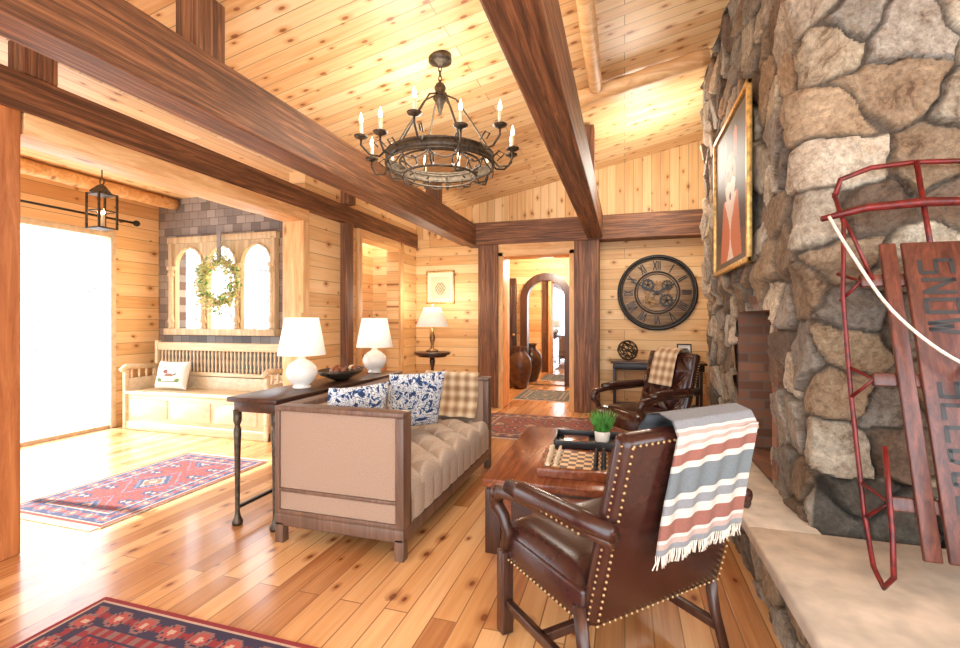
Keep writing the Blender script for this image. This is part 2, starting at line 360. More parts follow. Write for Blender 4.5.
# ---------------- stone -----------------
def hsh(a,b_,k):
    x=np.sin(a*127.1+b_*311.7+k*74.7)*43758.5453; return x-np.floor(x)
PAL=np.array([lin(c) for c in [(206,190,166),(166,158,148),(158,136,112),(206,196,178),(146,138,130),(178,154,126),(128,108,92),(184,174,158),(212,200,182)]])
MORT=np.array(lin((104,92,80)))
def stone_fields(s,z,cw,ch,seed):
    sw=s+.008*np.sin(z*19+seed)+.006*np.sin(z*47+s*23); zw=z+.008*np.sin(s*17+seed*2)+.006*np.sin(s*53+z*9)
    gi=np.floor(sw/cw); gj=np.floor(zw/ch)
    F1=np.full(s.shape,9.); F2=np.full(s.shape,9.); ID=np.zeros(s.shape); GX=np.zeros(s.shape); GZ=np.zeros(s.shape)
    for di in (-2,-1,0,1,2):
        for dj in (-2,-1,0,1,2):
            ci=gi+di; cj=gj+dj
            px=(ci+.5+(hsh(ci,cj,seed)-.5)*.9+.5*(cj%2))*cw; pz=(cj+.5+(hsh(ci,cj,seed+1)-.5)*.95)*ch
            an=(hsh(ci,cj,seed+7)-.5)*.5
            dx0=(sw-px); dz0=(zw-pz)
            ddx=(dx0*np.cos(an)+dz0*np.sin(an))/cw*ch*1.05; ddz=(-dx0*np.sin(an)+dz0*np.cos(an))
            d=(np.abs(ddx)**2.6+np.abs(ddz)**2.6)**(1/2.6)-.035*hsh(ci,cj,seed+5)
            idd=hsh(ci,cj,seed+2)
            nw=d<F1; F2=np.where(nw,F1,np.minimum(F2,d)); ID=np.where(nw,idd,ID); GX=np.where(nw,ddx,GX); GZ=np.where(nw,ddz,GZ); F1=np.where(nw,d,F1)
    e=np.clip((F2-F1-.008)/.010,0,1); e=e*e*(3-2*e)
    n=.5*np.sin(s*31+z*23+ID*40)+.5*np.sin(s*-19+z*41+ID*17)+.5*np.sin(s*71+z*-53+ID*9)+.4*np.sin(z*97+s*61)
    tilt=GX*(np.sin(ID*91))*.16+GZ*(np.cos(ID*57))*.16
    # chipped facet steps
    fac=np.where(GX*np.cos(ID*33)+GZ*np.sin(ID*33)>.02,.006,0)+np.where(GX*np.sin(ID*71)-GZ*np.cos(ID*71)>.035,.006,0)
    h=e*(.018+.022*((ID*7.3)%1)+tilt+fac)+n*.0015*e
    h=np.clip(h,0,.065)
    idx=(ID*997).astype(int)%len(PAL); col=PAL[idx]*(.75+.35*((ID*13.7)%1))[...,None]
    col=MORT*(1-e[...,None])+col*e[...,None]
    return h,col
def stone_surface(name,posf,S0,S1,Z0,Z1,res,cw,ch,seed,skip=None,dark=None):
    ns=int((S1-S0)/res); nz=int((Z1-Z0)/res)
    s,z=np.meshgrid(np.linspace(S0,S1,ns+1),np.linspace(Z0,Z1,nz+1),indexing='ij')
    h,col=stone_fields(s,z,cw,ch,seed)
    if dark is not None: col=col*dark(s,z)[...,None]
    P=posf(s,z,h).reshape(-1,3)
    I,J=np.meshgrid(np.arange(ns),np.arange(nz),indexing='ij'); a=(I*(nz+1)+J)
    F=np.stack([a,a+nz+1,a+nz+2,a+1],-1)
    if skip is not None:
        k=~skip((s[:-1,:-1]+s[1:,1:])/2,(z[:-1,:-1]+z[1:,1:])/2); F=F[k]
    else: F=F.reshape(-1,4)
    me=bpy.data.meshes.new(name); me.from_pydata(P.tolist(),[],F.tolist()); me.materials.append(M['stone'])
    ca=me.color_attributes.new('Col','FLOAT_COLOR','POINT'); c4=np.ones((len(P),4)); c4[:,:3]=col.reshape(-1,3); ca.data.foreach_set('color',c4.ravel())
    me.polygons.foreach_set('use_smooth',[True]*len(me.polygons)); me.update()
    o=bpy.data.objects.new(name,me); S.collection.objects.link(o); return o
CX=.85; CY0=2.55; CY1=5.35
L0=.6; L1=L0+(CY1-CY0)
def cpos(s,z,h):
    up=np.clip((z-1.5)/.06,0,1)*.05
    off=h+up
    x=np.where(s<L0,CX+(L0-s)*2.9,np.where(s<L1,CX,CX+(s-L1)))
    y=np.where(s<L0,CY1,np.where(s<L1,CY1-(s-L0),CY0))
    w=.05
    t1=np.clip((s-L0)/w*.5+.5,0,1); t2=np.clip((s-L1)/w*.5+.5,0,1)
    nx=-(t1*(1-t2)); ny=(1-t1)-t2
    X=x+nx*off*np.where((t2>0)&(t2<1),1.2,1)
    return np.stack([X,y+ny*off,np.minimum(z,2.9+.2*(X+3.24)-.004)],-1)
oy0,oy1,oz0,oz1=3.15,4.0,.34,1.36
def skp(s,z):
    y=CY1-(s-L0); return (s>L0)&(s<L1)&(y>oy0)&(y<oy1)&(z>oz0)&(z<oz1)
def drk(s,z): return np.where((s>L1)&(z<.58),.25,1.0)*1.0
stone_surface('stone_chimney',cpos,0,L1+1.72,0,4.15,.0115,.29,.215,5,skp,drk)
b=B('firebox'); d=.5
b.box(CX-.02,CX+d,oy1,oy1+.1,oz0-.05,oz1,M['brick']); b.box(CX-.02,CX+d,oy0-.1,oy0,oz0-.05,oz1,M['brick']); b.box(CX+d,CX+d+.1,oy0,oy1,oz0-.05,oz1,M['brick'])
b.box(CX-.02,CX+d,oy0-.1,oy1+.1,oz1,oz1+.1,M['brick']); b.box(CX-.02,CX+d,oy0,oy1,.3,oz0,M['brick']); b.done()
HX=.62
stone_surface('stone_hearth_base',lambda s,z,h: np.stack([np.where(s<4.3,HX-h*.6,HX+(s-4.3)),np.where(s<4.3,5.2-s,np.full_like(s,.9))-0*h,z],-1),0,5.9,0,.28,.013,.26,.13,11)
b=B('hearth_slab'); b.box(HX-.07,2.55,.88,CY0-.08,.28,.34,M['concrete'],.012); b.box(HX-.07,CX,CY0-.085,5.22,.28,.34,M['concrete'],.012); b.done()

# ---------------- rugs -----------------
def rug(name,x0,x1,y0,y1,pal,seed,ends='Y',res=.014,z=.012,m1=.4,m2=.45,fringe=True):
    nx=int((x1-x0)/res); ny=int((y1-y0)/res)
    pal=[lin(c) for c in pal]
    w=x1-x0;h=y1-y0
    def cf(u,v):
        x=u*w;y=v*h; d=min(x,w-x,y,h-y); q=lambda t,k:int(t/k)
        t=x if (min(y,h-y)<min(x,w-x)) else y
        if d<.025: return pal[0]
        if d<.035: return pal[2]
        if d<.16:
            a=(t%.15)-.075; e=d-.102
            r=math.hypot(a,e)
            if r<.016: return pal[2]
            if r<.036: return pal[3]
            if abs(r-.045)<.006: return pal[4]
            if abs(abs(a)-.06)+abs(e)*1.2<.028: return pal[0]
            return pal[1]
        if d<.168: return pal[2]
        if d<.205: return pal[0] if (q(t,.03)%2) else pal[4]
        if d<.22: return pal[1]
        cx=(x-w/2); cy=(y-h/2)
        py=((cy+m2/2)%m2)-m2/2; px=((cx+m1/2)%m1)-m1/2
        r=abs(px)*1.1+abs(py)
        k=m2/.45
        if r<.03*k: return pal[2]
        if r<.07*k: return pal[3]
        if r<.085*k: return pal[2]
        if r<.14*k: return pal[1] if (int((px+5)/.02)+int((py+5)/.02))%3 else pal[4]
        if abs(r-.2*k)<.008: return pal[4]
        r2=(abs(abs(px)-.15*k)+abs(abs(py)-.15*k))
        if r2<.02: return pal[2]
        if r2<.05: return pal[1]
        zz=random.random()
        if zz<.12: return pal[3]
        if zz<.2: return pal[1]
        return pal[0]
    b=B(name)
    b.grid(lambda u,v:(x0+u*w,y0+v*h,z),nx,ny,M['paint'],None,cf,False)
    b.box(x0,x1,y0,y1,.001,z-.001,M['rope'])
    if fringe and ends=='Y':
        for yy,sg in ((y0,-1),(y1,1)):
            k=int(w/.02)
            for i in range(k): b.box(x0+i*.02,x0+i*.02+.01,min(yy,yy+sg*.05),max(yy,yy+sg*.05),.001,.006,M['rope'])
    b.done()
rug('persian_rug',-2.31,-.6,-1.2,1.58,[(140,44,48),(54,46,70),(196,166,146),(172,80,70),(136,98,94)],1,'X',.011)
rug('persian_rug',-4.05,-3.12,2.1,3.52,[(138,58,52),(54,62,96),(186,158,136),(160,86,70),(100,106,126)],2,'Y',.012,m1=.42,m2=.55)
rug('persian_rug',-1.75,.35,5.0,6.3,[(140,72,62),(70,68,86),(200,182,156),(170,110,88),(140,120,110)],3,'X')
rug('hall_rug',-1.75,-.85,7.5,8.6,[(100,112,116),(56,76,88),(186,182,166),(140,122,104),(84,94,104)],4,'X')

# ---------------- sofa -----------------
b=B('tufted_sofa'); w=.83; L=1.74; F=M['sofafab']; WD=M['sofawood']
b.box(-w,0,0,L,.1,.17,WD,.006)
for x in (-w+.0,-.055):
    for y in (0,L-.055): b.box(x,x+.055,y,y+.055,0,.12,WD,.004)
for y in (0,L-.1):
    b.box(-w+.02,-.02,y+.015,y+.085,.17,.77,M['sofapanel'])
    b.box(-w,0,y-.004,y+.104,.77,.80,WD,.006)
    b.box(-w,-w+.03,y,y+.1,.17,.77,WD,.004); b.box(-.05,0.0,y,y+.1,.17,.77,WD,.004)
    b.box(-w+.03,-.04,y,y+.1,.17,.195,WD,.003); b.box(-w+.03,-.04,y,y+.1,.30,.32,WD,.003)
b.box(-w,-w+.1,.1,L-.1,.17,.77,M['sofapanel'],.01); b.box(-w,-w+.1,.1,L-.1,.765,.80,WD,.006)
b.box(-w+.1,-.01,.1,L-.1,.17,.36,F,.01)
x0,x1,y0,y1=-w+.1,.0,.1,L-.1
p_=.145
def tuft(a,c):
    A=abs(math.sin(math.pi*(a+c)/p_*.5)); C=abs(math.sin(math.pi*(a-c)/p_*.5))
    return min(A,C)**.55
def seat(u,v):
    x=x0+u*(x1-x0); y=y0+v*(y1-y0)
    ed=min(1,min((x-x0),(x1-x),(y-y0),(y1-y))/.045); ed=math.sqrt(max(0,1-(1-ed)**2))
    return (x,y,.34+ed*(.045+.055*tuft(x-x0,y-y0)))
b.grid(seat,100,210,F)
for i in range(-2,14):
    for j in range(-14,28):
        A=i*p_; C=j*p_
        x=x0+(A+C)/1.0; y=y0+(A-C)/1.0
        if x0+.05<x<x1-.03 and y0+.05<y<y1-.05: b.ball((x,y,.392),.012,F,8)
b.box(x0,x1-.004,y0,y1,.3,.35,F,.01)
def bk(u,v):
    y=y0+u*(y1-y0); z=.42+v*.34
    ed=min(1,min(y-y0,y1-y,z-.42,.76-z)/.04); ed=math.sqrt(max(0,1-(1-ed)**2))
    return (-w+.1+ed*(.02+.04*tuft(y,z)),y,z)
b.grid(bk,150,34,F)
def fr(u,v):
    y=y0+u*(y1-y0); z=.18+v*.17
    return (-.008+.012*abs(math.sin(math.pi*y/p_))**.5,y,z)
b.grid(fr,160,4,F)
b.done((-1.13,2.28,0))
def pillow(name,w_,h_,t_,loc,rot,mat,colf=None):
    b=B(name); b.cushion(w_,h_,t_,mat,None,30,colf); return b.done(loc,rot=[math.radians(a) for a in rot])
pillow('throw_pillow',.44,.44,.13,(-1.68,2.70,.67),(14,0,62),M['bluefab'])
pillow('throw_pillow',.46,.46,.15,(-1.53,3.28,.69),(18,0,48),M['bluefab'])
b=B('tan_throw_blanket')
pth=[(-.18,.46),(-.115,.6),(-.112,.78),(-.1,.822),(-.05,.83),(.005,.825),(.014,.79),(.016,.6),(.018,.5)]
def thr(u,v):
    k=u*(len(pth)-1); i=min(int(k),len(pth)-2); f=k-i; y=pth[i][0]*(1-f)+pth[i+1][0]*f; z=pth[i][1]*(1-f)+pth[i+1][1]*f
    return (-.25+v*.5+.01*math.sin(u*7), y+.004*math.sin(v*20), z+.004*math.sin(v*17+1))
b.grid(thr,30,24,M['plaid']); b.grid(lambda u,v: tuple(np.array(thr(u,v))+np.array((0,.0,.006))),30,24,M['plaid'])
b.done((-1.48,4.02,0))

# ---------------- armchair -----------------
def armchair(loc,rz,throw=None,tuft=False,H=.67):
    b=B('leather_armchair'); LE=M['leather']; W_=M['darkwoodZ']
    hw=.32
    for sx in (-1,1):
        b.box(sx*hw-.026,sx*hw+.026,.21,.262,0,.34,W_,.004)
        b.tube([(sx*hw,-.33,0),(sx*hw,-.27,.18),(sx*hw,-.24,.36)],[.024,.027,.03],W_,4)
        b.box(sx*hw-.014,sx*hw+.014,-.28,.22,.11,.145,W_,.003)
    b.box(-hw,hw,-.04,-.01,.11,.145,W_,.003)
    b.box(-hw-.005,hw+.005,-.26,.265,.30,.42,LE,.015)
    def st(u,v):
        x=-hw+u*2*hw; y=-.24+v*.51
        e=max(0,(1-(2*u-1)**6)*(1-(2*v-1)**6))**.5
        return (x*1.0,y,.41+.075*e)
    b.grid(st,24,24,LE)
    for i in range(22):
        y=-.24+i*.023
        for sx in (-1,1): b.ball((sx*(hw+.006),y,.315),.006,M['brass'],6)
    for i in range(27): b.ball((-hw+.01+i*.0245,.268,.315),.006,M['brass'],6)
    Mb=T(0,-.25,.31)@R(14,'X')
    b.box(-.315,.315,-.045,.03,0,H,LE,.03,Mb,4)
    def fp(u,v):
        x=-.295+u*.59; z=.12+v*(H-.14)
        e=max(0,(1-(2*u-1)**6)*(1-(2*v-1)**6))**.5
        t=1
        if tuft:
            p=.13; t=min(abs(math.sin(math.pi*(x/p+z/p)*.5)),abs(math.sin(math.pi*(x/p-z/p)*.5)))**.5
        return (x,.02+e*(.015+.045*t),z)
    b.grid(fp,60,60,LE,Mb)
    k=int(H/.024)
    for i in range(k):
        for sx in (-1,1): b.ball((sx*.298,-.047,.02+i*.024),.0055,M['brass'],6,Mb); b.ball((sx*.316,-.02,.03+i*.0235),.0045,M['brass'],6,Mb)
    for i in range(25):
        b.ball((-.295+i*.0246,-.047,.02),.0055,M['brass'],6,Mb); b.ball((-.295+i*.0246,-.047,H-.02),.0055,M['brass'],6,Mb)
    for sx in (-1,1):
        x=sx*.335
        b.tube([(x*.97,-.40,.66),(x,-.25,.655),(x*1.03,-.1,.65),(x*1.05,.05,.645),(x*1.05,.15,.635)],[.028,.036,.038,.038,.03],LE,12)
        b.tube([(x*.97,-.40,.635),(x*1.02,-.1,.62),(x*1.05,.1,.615),(x*1.06,.2,.60),(x*1.05,.255,.565),(x*1.04,.26,.525),(x*1.0,.225,.49),(x*.98,.2,.43),(x*.97,.22,.36)],[.02,.022,.024,.028,.032,.03,.026,.024,.026],W_,10)
        b.ball((x*1.06,.235,.585),.035,W_,12)
        for i in range(16): b.ball((x*1.0+sx*.04,-.3+i*.028,.633),.005,M['brass'],6)
    o=b.done(loc,rz)
    if throw:
        t=B('throw_blanket' if throw!='plaid' else 'plaid_throw_blanket'); xa,xb=(-.14,.26) if throw!='plaid' else (-.16,.14)
        o_=H-.70
        zz=[.36,.5,.66+o_,.715+o_,.735+o_,.735+o_,.70+o_,.6,.48,.36,.29]; yy=[.092,.092,.085,.06,.02,-.03,-.062,-.066,-.07,-.078,-.084]
        if throw=='plaid': zz[-3:]=[.5,.47,.45]
        g1=lin((130,132,136)); w1=lin((200,194,184)); r1=lin((142,92,80)); p1=lin((178,154,144)); g2=lin((108,116,120))
        bands=[(.555,g1),(.57,w1),(.60,p1),(.615,w1),(.64,p1),(.66,w1),(.71,r1),(.725,w1),(.80,g2),(.815,w1),(.85,g1),(.87,w1),(.93,r1),(.945,w1),(.975,p1),(1.01,g1)]
        def f(u,v):
            k=u*(len(zz)-1); i=min(int(k),len(zz)-2); q=k-i
            y=yy[i]*(1-q)+yy[i+1]*q; z=zz[i]*(1-q)+zz[i+1]*q
            s=-1 if u>.5 else .3
            return (xa+v*(xb-xa)+.012*math.sin(u*5+v),y+s*.006*(1+math.sin(v*26))*min(1,abs(u-.45)*3),z+(.03*(v-.5) if u>.6 else 0))
        def cf(u,v):
            for e,c in bands:
                if u<e: return c
            return g1
        mt=M['plaid'] if throw=='plaid' else M['paint']
        t.grid(f,110,40,mt,None,None if throw=='plaid' else cf)
        t.grid(lambda u,v:tuple(Vector(f(u,v))+Vector((0,(.005 if u<.45 else -.005),.004))),110,40,mt,None,None if throw=='plaid' else cf)
        for i in range(60):
            p=Vector(f(1,i/59)); t.tube([p,p+Vector((random.uniform(-.005,.005),-.003,-.025)),p+Vector((random.uniform(-.010,.010),-.006,-.045))],.0025,M['rope'],4)
        to=t.done(); to.matrix_world=(Matrix.Translation(loc)@Matrix.Rotation(rz,4,'Z')@Mb)
armchair((-.085,1.97,0),math.radians(45),'wool')
armchair((.12,4.66,0),math.radians(127),'plaid',True,.70)

# ---------------- coffee table + things -----------------
b=B('coffee_table'); x0,x1,y0,y1=-.76,.10,2.5,3.85; RW=M['redwood']
b.box(x0,x1,y0,y1,.375,.42,RW,.006); b.box(x0+.02,x1-.02,y0+.02,y1-.02,.355,.378,M['darkwood'],.004)
for x in (x0+.015,x1-.105):
    for y in (y0+.015,y1-.105): b.box(x,x+.09,y,y+.09,0,.36,M['darkwoodZ'],.005)
b.box(x0+.05,x1-.05,y0+.05,y1-.05,.07,.36,RW,.004)
b.box(x0+.16,x1-.16,y0+.033,y0+.055,.13,.31,M['darkwood'],.004)
for k in range(2): b.box(x0+.035,x0+.06,y0+.15+k*.55,y0+.62+k*.55,.13,.31,M['darkwood'],.004); b.ball((x0+.03,y0+.385+k*.55,.22),.014,M['brass'])
b.done()
b=B('chess_set'); cx,cy=-.27,2.83; s=.044; z=.421
b.box(-.21,.21,-.21,.21,z,z+.05,M['redwood'],.004); l1=lin((212,172,118)); l2=lin((70,34,20))
b.grid(lambda u,v:(-.176+u*.352,-.176+v*.352,z+.0515),8,8,M['paintflat'],None,lambda u,v:l1 if (int(u*8)+int(v*8))%2 else l2,False)
def piece(i,j,mat,h):
    x=-.176+(i+.5)*s; y=-.176+(j+.5)*s
    b.lathe([(.014,0),(.015,.006),(.008,.012),(.006,h*.6),(.01,h*.66),(.005,h*.7),(.009,h*.85),(.006,h*.97),(0,h)],(x,y,z+.052),mat,10)
hs=[.04,.05,.05,.065,.07,.05,.05,.04]
for i in range(8):
    piece(0,i,M['cream'],hs[i]); piece(1,i,M['cream'],.035); piece(7,i,M['black'],hs[i]); piece(6,i,M['black'],.035)
b.done((cx,cy,0),math.radians(2))
b=B('serving_tray'); b.box(-.24,.24,-.17,.17,.421,.432,M['black'],.003)
for a in ((-.24,.24,-.17,-.155),(-.24,.24,.155,.17),(-.24,-.225,-.17,.17),(.225,.24,-.17,.17)): b.box(*a,.422,.475,M['black'],.003)
b.box(-.18,0,-.1,.1,.434,.452,M['redwood'],.003); b.done((-.24,3.42,0),math.radians(4))
b=B('potted_grass'); c=(-.15,3.42,.434)
b.lathe([(.04,0),(.05,.02),(.055,.08),(.05,.085),(.045,.07),(0,.065)],c,M['white'],20)
for i in range(150):
    a=random.uniform(0,6.28); r=random.uniform(0,.04); h=random.uniform(.09,.18); o=random.uniform(.01,.08)
    p=Vector((c[0]+r*math.cos(a),c[1]+r*math.sin(a),c[2]+.06)); q=p+Vector((o*math.cos(a),o*math.sin(a),h)); m_=p.lerp(q,.5)+Vector((0,0,.01))
    b.tube([p,m_,q],[.0035,.004,.0008],M['green'],4)
b.done()

# ---------------- console + lamps -----------------
b=B('console_table'); BK=M['black']; x0,x1,y0,y1=-2.40,-2.02,2.36,4.06
b.box(x0,x1,y0,y1,.785,.815,M['darkwood'],.006); b.box(x0+.03,x1-.03,y0+.03,y1-.03,.72,.787,M['darkwood'],.004)
for x in (x0+.045,x1-.045):
    for y in (y0+.045,y1-.045):
        b.lathe([(.03,0),(.034,.02),(.02,.05),(.014,.08),(.016,.3),(.02,.5),(.024,.6),(.016,.63),(.026,.66),(.026,.73)],(x,y,0),M['iron'],14)
b.box(x0+.035,x0+.055,y0+.05,y1-.05,.1,.12,BK); b.box(x1-.055,x1-.035,y0+.05,y1-.05,.1,.12,BK); b.done()
def lamp(name,loc,base,shade,mat):
    b=B(name); b.lathe(base,(0,0,0),mat,28)
    z0,z1,r0,r1=shade
    b.tube([(0,0,base[-1][1]-.01),(0,0,z1+.015)],.006,M['brass'],8); b.ball((0,0,z1+.025),.012,M['brass'])
    n=40; vs=[]
    for rr,z in ((r0,z0),(r1,z1),(r1-.004,z1),(r0-.004,z0)):
        vs+=[(rr*math.cos(2*math.pi*j/n),rr*math.sin(2*math.pi*j/n),z) for j in range(n)]
    fs=[(i*n+j,i*n+(j+1)%n,((i+1)%4)*n+(j+1)%n,((i+1)%4)*n+j) for i in range(4) for j in range(n)]
    b.add(vs,fs,M['shade'],None,True)
    for a in range(3): b.tube([(0,0,z1-.01),((r1-.004)*math.cos(a*2.09),(r1-.004)*math.sin(a*2.09),z1-.01)],.003,M['brass'],4)
    b.ball((0,0,(z0+z1)/2),.03,M['bulb'],10)
    b.done(loc)
base=[(.06,0),(.065,.012),(.05,.02),(.085,.05),(.105,.09),(.108,.12),(.095,.16),(.06,.19),(.028,.205),(.022,.25),(0.01,.255)]
lamp('table_lamp',(-2.2,2.83,.817),base,(.235,.50,.165,.115),M['white'])
lamp('table_lamp',(-2.2,3.85,.817),base,(.235,.50,.165,.115),M['white'])
b=B('decorative_bowl'); b.lathe([(.06,0),(.08,.012),(.17,.05),(.2,.085),(.19,.085),(.15,.055),(.05,.025),(0,.022)],(0,0,0),M['iron'],28,sx=.75,sy=1.3)
for i in range(9): b.ball((random.uniform(-.07,.07),random.uniform(-.14,.14),.075),.035,M[random.choice(['redwood','cream','clay'])],10)
b.done((-2.2,3.32,.817))
b=B('pedestal_table'); b.lathe([(.25,.80),(.26,.81),(.26,.835),(.25,.84),(0,.84)],(0,0,0),M['darkwood'],32); b.lathe([(.20,.77),(.22,.80)],(0,0,0),M['darkwood'],32)
b.lathe([(.05,.18),(.03,.22),(.045,.3),(.02,.36),(.035,.5),(.02,.6),(.04,.7),(.03,.77)],(0,0,0),M['darkwoodZ'],16)
for a in range(3):
    t=a*2.094+.5; b.tube([(.03*math.cos(t),.03*math.sin(t),.25),(.16*math.cos(t),.16*math.sin(t),.16),(.24*math.cos(t),.24*math.sin(t),.02)],[.022,.02,.016],M['darkwoodZ'],8)
b.done((-2.66,6.3,0))
lamp('table_lamp',(-2.66,6.3,.843),[(.09,0),(.09,.02),(.03,.04),(.02,.1),(.045,.2),(.02,.28),(.012,.34)],(.36,.64,.24,.12),M['bronze'])

def pic(name,w_,h_,cf,fm,loc,rz,fw=.03,tilt=0,n=60):
    b=B(name)
    for a in ((-w_/2,w_/2,h_/2-fw,h_/2),(-w_/2,w_/2,-h_/2,-h_/2+fw),(-w_/2,-w_/2+fw,-h_/2,h_/2),(w_/2-fw,w_/2,-h_/2,h_/2)):
        b.box(a[0],a[1],-.03,0,a[2],a[3],fm,.005)
    b.box(-w_/2+fw*.5,w_/2-fw*.5,-.01,-.002,-h_/2+fw*.5,h_/2-fw*.5,M['black'])
    b.grid(lambda u,v:(-w_/2+fw+u*(w_-2*fw),-.012,-h_/2+fw+v*(h_-2*fw)),n,n,M['paintflat'],None,cf,False)
    return b.done(loc,rot=(math.radians(tilt),0,rz))
def skc(u,v):
    if min(u,1-u,v,1-v)<.14: return lin((235,222,196))
    d=math.hypot(u-.5,(v-.45))
    return lin((150,140,110)) if (d<.22 and math.sin(u*60)*math.sin(v*50)>-.2) else lin((222,206,172))
pic('framed_sketch',.48,.52,skc,M['gold'],(-2.81,6.99,1.82),0,.025)
def art(u,v):
    x=u-.5; y=v-.5
    if min(u,1-u,v,1-v)<.05: return lin((96,84,70))
    hd=(x/(.16+.05*max(0,y)))**2+((y-.10)/.18)**2
    if abs(abs(x)-.15)<.05 and .2<y<.42-.8*abs(abs(x)-.15): return lin((196,104,70))
    if hd<1:
        if (abs(x)-.07)**2+(y-.15)**2<.0005: return lin((30,20,20))
        if x*x+(y+.02)**2<.0008: return lin((40,24,22))
        return lin((236,220,206)) if y<.10-.4*abs(abs(x)-.07) else lin((208,124,88))
    if abs(x)<.24-.25*(y+.1) and y<-.02:
        return lin((234,214,198)) if abs(x)<.11+.1*math.sin(y*9+1) else lin((200,116,80))
    return lin((66,58,58)) if v>.2 else lin((96,78,64))
pic('framed_painting',1.12,1.10,art,M['gold'],(.73,3.72,2.20),math.radians(-90),.035,0,90)
pic('framed_photo',.18,.22,lambda u,v: lin((236,232,226)) if min(u,1-u,v,1-v)<.2 else lin((130,140,150)),M['black'],(.76,6.80,.87),0,.015,-8,20)

b=B('wall_table'); b.box(-.18,1.0,6.5,6.72,.72,.75,M['darkwood'],.005); b.box(-.15,.97,6.52,6.7,.64,.722,M['black'],.003)
b.box(-.3+.12,1.0,6.7,6.93,.72,.75,M['darkwood'],.005)
for x in (-.13,.93):
    for y in (6.54,6.86): b.box(x-.018,x+.018,y-.018,y+.018,0,.72,M['black'],.003)
b.box(-.13,.93,6.54,6.86,.14,.16,M['black'],.003); b.done()
b=B('woven_orb')
for i in range(9):
    Mo=R(i*40,'Z')@R(30+i*17,'X'); b.tube([Mo@Vector((.13*math.cos(t*math.pi/14),.13*math.sin(t*math.pi/14),0)) for t in range(28)],.008,M['iron'],5,True)
b.done((.04,6.66,.89))
b=B('wall_clock'); r=.52; Mc=R(90,'X')
b.lathe([(0,-.0),(r*.98,0),(r*.98,.015),(0,.016)],(0,0,0),M['clockwood'],48,Mc)
ring=lambda rr,z,t: b.tube([Mc@Vector((rr*math.cos(a*math.pi/32),rr*math.sin(a*math.pi/32),z)) for a in range(64)],t,M['black'],8,True)
ring(r*.97,.02,.024); ring(r*.90,.025,.007); ring(r*.56,.02,.012); ring(r*.5,.02,.006)
num=['XII','I','II','III','IIII','V','VI','VII','VIII','IX','X','XI']
for i,t in enumerate(num):
    A=Mc@R(-30*i,'Z')@T(0,r*.73,.02)
    gl=[{'I':.026,'V':.05,'X':.055}[c] for c in t]; x=-sum(gl)/2
    for c,g in zip(t,gl):
        xc=x+g/2; x+=g
        if c=='I': b.box(xc-.006,xc+.006,-.062,.062,-.004,.01,M['black'],0,A)
        else:
            for sg in (-1,1):
                if c=='X': b.box(-.006,.006,-.065,.065,-.004,.01,M['black'],0,A@T(xc,0,0)@R(sg*20,'Z'))
                else: b.box(-.006,.006,-.063,.063,-.004,.01,M['black'],0,A@T(xc+sg*.012,0,0)@R(-sg*12,'Z'))
def gear(cx,cy,rr,nt,z,mat):
    pts=[]
    for i in range(nt*4):
        a=2*math.pi*i/(nt*4); q=rr*(1.12 if i%4<2 else .96); pts.append((cx+q*math.cos(a),cy+q*math.sin(a)))
    inn=[(cx+rr*.72*math.cos(2*math.pi*i/(nt*4)),cy+rr*.72*math.sin(2*math.pi*i/(nt*4))) for i in range(nt*4)]
    n=len(pts); vs=[(x,y,z) for x,y in pts]+[(x,y,z) for x,y in inn]+[(x,y,z-.012) for x,y in pts]
    fs=[(i,(i+1)%n,n+(i+1)%n,n+i) for i in range(n)]+[(i,2*n+i,2*n+(i+1)%n,(i+1)%n) for i in range(n)]
    b.add(vs,fs,mat,Mc)
    for k in range(5): b.box(-.008,.008,0,rr*.75,z-.01,z-.001,mat,0,Mc@T(cx,cy,0)@R(k*72,'Z'))
    b.lathe([(0,z),(rr*.2,z),(rr*.2,z+.008),(0,z+.009)],(cx,cy,0),M['black'],12,Mc)
gear(.0,.0,.15,20,.032,M['bronze']); gear(.13,.10,.07,12,.038,M['iron']); gear(-.12,.11,.08,14,.036,M['black']); gear(-.1,-.13,.07,12,.038,M['bronze']); gear(.12,-.11,.085,14,.036,M['black'])
b.box(-.012,.012,-.06,.26,.05,.056,M['black'],0,Mc@R(-62,'Z')); b.box(-.01,.01,-.08,.38,.057,.062,M['black'],0,Mc@R(65,'Z'))
b.done((.43,6.99,1.68))

# ---------------- chandelier -----------------
b=B('chandelier'); I=M['iron']; ccx,ccy=-1.33,3.3; zt=cz(ccx); zr=2.50
def ringz(rr,z,t,mat=I,n=48): b.tube([(rr*math.cos(a*2*math.pi/n),rr*math.sin(a*2*math.pi/n),z) for a in range(n)],t,mat,8,True)
b.lathe([(.0,zt+.02),(.085,zt+.01),(.088,zt-.035),(.06,zt-.05),(.02,zt-.07),(0,zt-.075)],(0,0,0),I,24)
z=zt-.07; k=0
while z>zr+.58:
    Mt=T(0,0,z-.02)@R(90*(k%2),'Z'); b.tube([Mt@Vector((.013*math.cos(a),0,.024*math.sin(a))) for a in [i*math.pi/6 for i in range(12)]],.004,I,5,True); z-=.035;k+=1
b.lathe([(0,zr+.60),(.03,zr+.58),(.045,zr+.55),(.03,zr+.5),(.055,zr+.47),(.03,zr+.43),(.012,zr+.36),(0,zr+.34)],(0,0,0),I,16)
RR=.40
b.lathe([(RR-.006,zr-.035),(RR+.006,zr-.035),(RR+.006,zr+.025),(RR-.006,zr+.025),(RR-.006,zr-.035)],(0,0,0),I,56,caps=False)
ringz(RR,zr-.04,.012); ringz(RR,zr+.03,.010); ringz(.27,zr-.12,.009); ringz(.30,zr-.02,.008)
